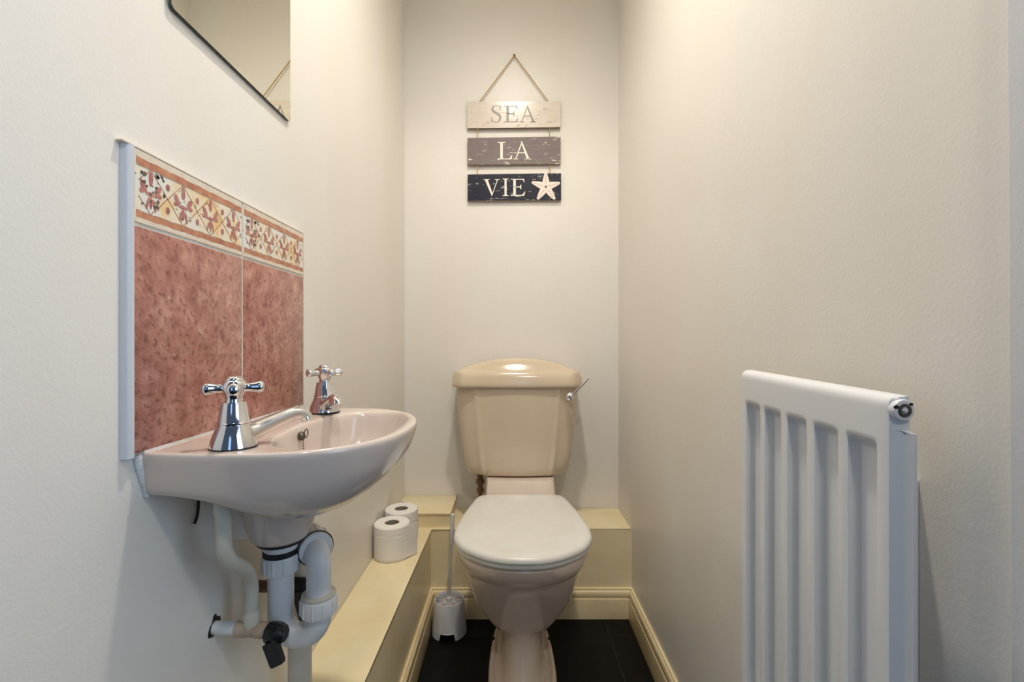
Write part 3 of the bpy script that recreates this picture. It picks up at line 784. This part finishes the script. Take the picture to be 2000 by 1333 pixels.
# seat and lid
def seat_outline(g, n=64):
    key = [(0.0, 1.0525), (0.050, 1.0575), (0.100, 1.079), (0.150, 1.122), (0.176, 1.172), (0.1825, 1.215), (0.181, 1.255), (0.170, 1.345), (0.155, 1.425), (0.143, 1.475), (0.128, 1.497), (0.100, 1.5035), (0.0, 1.5045)]
    pts = catmull([Vector((x, y, 0)) for x, y in key], 5)
    c = Vector((0, 1.25, 0)); out = []
    for p in pts:
        q = p - c; l = q.length; out.append(c+q*((l-g)/l))
    full = [Vector((TX+p.x, p.y, 0)) for p in out] + [Vector((TX-p.x, p.y, 0)) for p in reversed(out[1:-1])]
    return full
def zring(g, z): return [p+Vector((0,0,z)) for p in seat_outline(g)]
bm = bmesh.new(); loft(bm, [zring(0.008, 0.4095), zring(0.004, 0.4105), zring(0.003, 0.418), zring(0.005, 0.4215)]); obj('seat', bm, M['seat'], tl, 40)
bm = bmesh.new(); loft(bm, [zring(0.004, 0.4215), zring(0.0, 0.4235), zring(-0.0005, 0.427), zring(0.0015, 0.4325), zring(0.006, 0.4365), zring(0.014, 0.4388), zring(0.03, 0.4395), zring(0.08, 0.4400)]); obj('lid', bm, M['seat'], tl, 50, label='white plastic toilet lid')
for sx in (-1, 1):
    bm = bmesh.new(); lathe(bm, [(0.011, -0.018), (0.012, -0.016), (0.012, 0.016), (0.011, 0.018)], (TX+sx*0.075, 1.492, 0.424), (1,0,0), 16)
    obj('hinge', bm, M['seat'], tl, 40)
# cistern
def cist(hw, yf, z, yb=1.742, rc=0.0, n=60):
    cw = hw*0.665; out = []
    K = 84
    for k in range(K+1):
        x = -hw + 2*hw*k/K; a = abs(x)
        y = yf + 0.010*(min(a, cw)/cw)**2
        if a > cw:
            t = (a-cw)/(hw-cw); y += 0.030*t**1.15 + 0.014*t**7
        y -= 0.0045*math.exp(-((a-cw)/0.0085)**2)      # soft raised crease
        out.append(Vector((TX-0.0105+x, y, z)))
    ys = out[-1].y
    for k in range(1, 7): out.append(Vector((TX-0.0105+hw*(1-0.02*k/6), ys+(yb-ys)*k/6, z)))
    for k in range(1, 10): out.append(Vector((TX-0.0105+hw*0.98*(1-2*k/10), yb, z)))
    for k in range(6, 0, -1): out.append(Vector((TX-0.0105-hw*(1-0.02*k/6), ys+(yb-ys)*k/6, z)))
    return out
bm = bmesh.new()
cr = []
for z, hw, yf in ((0.4735, .150, 1.578), (0.4755, .164, 1.566), (0.4805, .1735, 1.5585), (0.489, .1795, 1.5535), (0.505, .1830, 1.5505), (0.54, .1885, 1.5475), (0.60, .1965, 1.5455), (0.66, .2035, 1.544), (0.72, .2090, 1.543), (0.77, .2125, 1.5425), (0.79, .2135, 1.5425)):
    cr.append(cist(hw, yf, z))
loft(bm, cr); obj('cistern', bm, M['cistern'], tl, 38)
# lid of the cistern: a rolled front band with an arched top
bm = bmesh.new()
cx = TX-0.0105; LW = 0.2235; secs = []
KX = 44
for k in range(KX+1):
    u = -1 + 2*k/KX; u = math.copysign(abs(u)**0.9, u) if abs(u) > 1e-9 else 0
    x = u*LW; a = abs(u)
    yf = 1.5285 + 0.012*a**2 + 0.026*sstep(0.84, 1.0, a) 
    arch = 0.8405 + 0.0425*max(0, 1-(a/0.93)**2)**0.92
    zb0 = 0.7845
    endf = math.sqrt(max(0, 1-((a-0.94)/0.06)**2)) if a > 0.94 else 1.0
    zt0 = zb0 + (0.8405-zb0)*(0.62+0.38*endf)
    top_ = max(zt0, arch if a < 0.93 else zt0)
    yb = 1.744
    prof = [(yf+0.004, zb0), (yf+0.001, zb0+0.002), (yf-0.0005, zb0+0.008), (yf+0.0015, zb0+0.020), (yf+0.0055, zt0-0.018), (yf+0.0105, zt0-0.007), (yf+0.016, zt0-0.0014), (yf+0.024, zt0), (yf+0.0265, zt0+(top_-zt0)*0.06),
            (yf+0.034, zt0+(top_-zt0)*0.40), (yf+0.044, zt0+(top_-zt0)*0.74), (yf+0.057, zt0+(top_-zt0)*0.94), (yf+0.076, top_), (1.70, top_), (1.728, zt0+(top_-zt0)*0.9), (yb, zt0-0.004), (yb, zb0)]
    secs.append([Vector((cx+x, y, z)) for y, z in prof])
loft(bm, secs); obj('cistern_lid', bm, M['cistern'], tl, 45)
bm = bmesh.new()
lb = P(1113, 775, 1.528)
lathe(bm, [(0.013, -0.006), (0.0160, -0.001), (0.0170, 0.006), (0.0154, 0.014), (0.0105, 0.0202), (0.003, 0.0228)], lb+Vector((0, 0.004, 0)), (0, -1, 0), 26)
hub = lb+Vector((0.004, -0.012, 0.002)); tip = P(1151, 738, 1.502)
fl_ = obj('flush_lever', bm, M['chrome'], tl, 50, label='chrome flush lever')
bm = bmesh.new()
tube(bm, [hub+(tip-hub)*0.08, hub+(tip-hub)*0.5, hub+(tip-hub)*0.92, tip], [0.0036, 0.0034, 0.0040, 0.0022], 12)
obj('lever_arm', bm, M['chrome'], fl_, 50)
bm = bmesh.new()
ix = (938-1000)*1.62/F
lathe(bm, [(0.0135, 0.478), (0.0135, 0.466), (0.010, 0.464), (0.010, 0.452), (0.0145, 0.450), (0.0145, 0.436), (0.0095, 0.434), (0.0095, 0.42), (0.013, 0.418), (0.013, 0.404), (0.0075, 0.402), (0.0075, LZ)], (ix, 1.62, 0), n=10)
obj('inlet_valve', bm, M['brown_copper'], tl, 30, label='dark brass inlet fitting under the cistern')

# ------------------------------------------------------------------ toilet rolls
def roll(label, x, y, rz, first=None):
    if first is None:
        t = root('toilet_roll', label, 'toilet roll', (x, y, LZ), rz, 'toilet rolls on the ledge')
        bm = bmesh.new(); R, H, ri = 0.053, 0.1005, 0.0212
        rings = []
        for rr, z in ((ri, 0.002), (R-0.003, 0.0), (R-0.0005, 0.003), (R, 0.012), (R, 0.045), (R+0.0003, 0.0735), (R-0.0003, 0.074), (R, 0.0775), (R, 0.090), (R-0.0008, H-0.003), (R-0.004, H), (R*0.7, H+0.0006), (ri+0.002, H), (ri, H-0.002), (ri, 0.002)):
            rings.append([Vector((math.cos(2*PI*k/56)*rr, math.sin(2*PI*k/56)*rr, z + (0.0008*math.sin(2*PI*k/56*2+1) if 0.07 < z < 0.08 else 0))) for k in range(56)])
        loft(bm, rings, False, False)
        box(bm, -0.0004, 0.052, -R-0.0003, -R+0.0012, 0.004, 0.097)
        obj('paper', bm, M['tissue'], t, 40, True)
        bm = bmesh.new()
        rings = [[Vector((math.cos(2*PI*k/40)*rr, math.sin(2*PI*k/40)*rr, z)) for k in range(40)] for rr, z in ((0.0210, 0.002), (0.0210, H-0.0025), (0.0200, H-0.0025), (0.0200, 0.002))]
        loft(bm, rings + [rings[0]], False, False); obj('core', bm, M['card'], t, 40, True)
        return t
    t = first.copy(); COL.objects.link(t); t.location = (x, y, LZ); t.rotation_euler = (0, 0, rz); t['label'] = label
    for ch in list(first.children):
        c = ch.copy(); COL.objects.link(c); c.parent = t
    return t
r1 = roll('white toilet roll standing on the ledge against left wall, nearer the basin', -0.3595, 1.363, 0.9)
roll('white toilet roll partly hidden behind the other one, nearer the raised corner box', -0.3590, 1.4775, 2.6, r1)

# ------------------------------------------------------------------ toilet brush and holder
hx, hy = -0.2035, 1.478
hd = root('brush_holder', 'white tapered plastic brush holder on black floor beside the skirting', 'brush holder', (hx, hy, 0))
bm = bmesh.new(); n = 64
def hring(rr, z, notch=True):
    out = []
    for k in range(n):
        a = 2*PI*k/n - PI/2
        zz = z
        if notch and abs(math.atan2(math.sin(a+PI/2), math.cos(a+PI/2))) < 0.42 and z < 0.022: zz = 0.022
        out.append(Vector((hx+math.cos(a)*rr, hy+math.sin(a)*rr, zz)))
    return out
loft(bm, [hring(0.0515, 0.0), hring(0.0562, 0.0), hring(0.0555, 0.010), hring(0.0545, 0.023), hring(0.0515, 0.060), hring(0.0480, 0.104), hring(0.0472, 0.107), hring(0.0450, 0.1075), hring(0.0440, 0.105), hring(0.0445, 0.090), hring(0.0500, 0.024), hring(0.0515, 0.0)], False, False)
bmesh.ops.remove_doubles(bm, verts=bm.verts, dist=1e-6)
obj('cup', bm, M['white_plastic'], hd, 40)
bm = bmesh.new(); rv = [[Vector((hx+math.cos(2*PI*k/40)*rr, hy+math.sin(2*PI*k/40)*rr, z)) for k in range(40)] for rr, z in ((0.0485, 0.024), (0.0485, 0.027))]
loft(bm, rv); obj('cup_floor', bm, M['white_plastic'], hd, 30)
br = root('toilet_brush', 'white plastic toilet brush standing in its holder beside the toilet', 'toilet brush', (hx, hy, 0.028))
bm = bmesh.new()
btop = P(884.5, 1004, 1.462)
base = Vector((hx, hy, 0.105)); ln = btop-base
tube(bm, [base+ln*t for t in (0, 0.06, 0.45, 0.60, 0.70, 0.97, 0.995, 1.0)], [0.0052, 0.0038, 0.0034, 0.0042, 0.0066, 0.0066, 0.0052, 0.002], 14, flat=1.25)
lathe(bm, [(0.0105, -0.006), (0.0105, 0.004), (0.0075, 0.007), (0.005, 0.012)], base, (0,0,1), 20)
obj('handle', bm, M['white_plastic'], br, 40)
bm = bmesh.new()
lathe(bm, [(0.006, 0.030), (0.032, 0.034), (0.036, 0.060), (0.036, 0.088), (0.030, 0.093), (0.010, 0.099)], (hx, hy, 0), n=24)
for k in range(48):
    a = 2*PI*k/48+random.uniform(-.05, .05); rr = random.uniform(0.034, 0.0435); d = Vector((math.cos(a), math.sin(a), 0))
    tube(bm, [Vector((hx, hy, 0.0985))+d*0.008, Vector((hx, hy, 0.0965+random.uniform(-.003, .003)))+d*rr], [0.0014, 0.0010], 5)
o = obj('bristles', bm, M['bristle'], br, 40)

# ------------------------------------------------------------------ radiator on the right wall
RX = 0.337; RB = 0.3535; RZ = 0.8985; RBOT = 0.30
rd = root('radiator', 'white fluted steel panel radiator mounted on right wall in the foreground', 'radiator', (XR, 0.54, 0.3))
lips = [F*RX/q for q in (457, 493, 537, 590, 655)]          # far lips of the grooves
G = 0.0125
cols = [(0.668, 0.0, 0.0), (0.664, 0.0, 0.0)]               # (y, groove depth, flange 0/1)
gw = 0.0365
for yl in lips:
    cols += [(yl+0.0035, 0, 0), (yl+0.0008, 0.0012, 0), (yl-0.0035, G*0.93, 0), (yl-0.0055, G, 0), (yl-gw+0.0065, G, 0), (yl-gw+0.0045, G*0.93, 0), (yl-gw+0.0005, 0.0012, 0), (yl-gw-0.002, 0, 0)]
ye = F*RX/735.0
cols += [(ye+0.003, 0, 0), (ye+0.0006, 0.0010, 2), (ye-0.0022, G*0.6, 2), (ye-0.0030, G, 2), (ye-0.0060, G+0.001, 2), (ye-0.0105, G+0.001, 2)]
rows = [RZ, RZ-0.0006, RZ-0.0022, RZ-0.0046, RZ-0.0078, RZ-0.0120, RZ-0.025, RZ-0.031, RZ-0.0325] + [RZ-0.0395-0.0022*k for k in range(9)] + [RZ-0.10, RZ-0.2, RZ-0.3, RZ-0.4, RBOT+0.064, RBOT+0.058, RBOT+0.052, RBOT+0.046, RBOT+0.03, RBOT+0.012, RBOT+0.004, RBOT]
def tilt(y): return (y-0.666)*0.026
bm = bmesh.new()
gridF = []
for z in rows:
    row = []
    rt = RZ-z; rbm = z-RBOT
    roll_ = 0.0
    R_ = 0.0095
    for q in (rt, rbm):
        if q < R_: roll_ = max(roll_, R_-math.sqrt(max(0, R_*R_-(R_-q)**2)))
    h = sstep(0.041, 0.057, rt)*sstep(0.046, 0.062, rbm)
    for (y, g, fl) in cols:
        if fl == 2:
            if rt < 0.0315:
                t = (ye+0.0006-y)/0.0111; yy = ye+0.0006-0.0035*math.sin(min(1, t*1.5)*PI/2)
                x = RX + max(roll_, 0.001) + (RB-RX-0.001-max(roll_, 0.001))*t
                row.append(Vector((x, yy, z+tilt(y)))); continue
            x = RX + max(g, roll_)
        else:
            x = RX + max(g*h, roll_)
        row.append(Vector((min(x, RB-0.0006), y, z+tilt(y))))
    gridF.append(row)
fv = [[bm.verts.new(p) for p in row] for row in gridF]
bv = [[bm.verts.new(Vector((RB, p.y, p.z))) for p in row] for row in gridF]
nr, nc = len(rows), len(cols)
for i in range(nr-1):
    for j in range(nc-1):
        bm.faces.new((fv[i][j], fv[i][j+1], fv[i+1][j+1], fv[i+1][j])); bm.faces.new((bv[i][j], bv[i+1][j], bv[i+1][j+1], bv[i][j+1]))
for i in range(nr-1):
    bm.faces.new((fv[i][0], fv[i+1][0], bv[i+1][0], bv[i][0])); bm.faces.new((fv[i][-1], bv[i][-1], bv[i+1][-1], fv[i+1][-1]))
for j in range(nc-1):
    bm.faces.new((fv[0][j], bv[0][j], bv[0][j+1], fv[0][j+1])); bm.faces.new((fv[-1][j], fv[-1][j+1], bv[-1][j+1], bv[-1][j]))
obj('panel', bm, M['rad'], rd, 28)
pc = Vector((RX+0.0100, ye-0.0035, RZ-0.0125+tilt(ye)))
bm = bmesh.new()
lathe(bm, [(0.0096, -0.010), (0.0096, 0.0004), (0.0090, 0.0016), (0.0070, 0.0020)], pc, (0, -1, 0), 28)
pl = obj('end_boss', bm, M['rad'], rd, 40)
bm = bmesh.new(); lathe(bm, [(0.0062, 0.0015), (0.0060, 0.0026), (0.0052, 0.0030), (0.0036, 0.0030), (0.0032, 0.0018)], pc, (0, -1, 0), 24)
obj('vent_plug', bm, M['dull_metal'], rd, 40)
for an, rr_ in ((2.75, 0.0022), (0.75, 0.0018)):      # chipped paint round the plug
    bm = bmesh.new(); sphere(bm, pc+Vector((math.cos(an)*0.0078, -0.0018, math.sin(an)*0.0078)), rr_, 9, sc=(1.2, 0.25, 0.8)); obj('paint_chip', bm, M['dark_gap'], rd, 40)
bm = bmesh.new(); lathe(bm, [(0.0027, 0.0012), (0.0027, 0.0032), (0.0022, 0.0036)], pc, (0, -1, 0), 4); obj('bleed_screw', bm, M['upvc'], rd, 20)
bm = bmesh.new()
for y in (0.47, 0.62): box(bm, RB, XR-0.0005, y-0.012, y+0.012, 0.45, 0.80)
obj('wall_bracket', bm, M['rad'], rd, 20)

# ------------------------------------------------------------------ ceiling lamp (above the frame, lights the room)
cl = root('ceiling_light', 'round white ceiling lamp above the frame', 'lamp', (LAMP[0], LAMP[1], ZC))
bm = bmesh.new(); lathe(bm, [(0.060, ZC), (0.060, ZC-0.005), (0.050, ZC-0.010)], (LAMP[0], LAMP[1], 0), n=32); obj('base', bm, M['seat'], cl, 40)
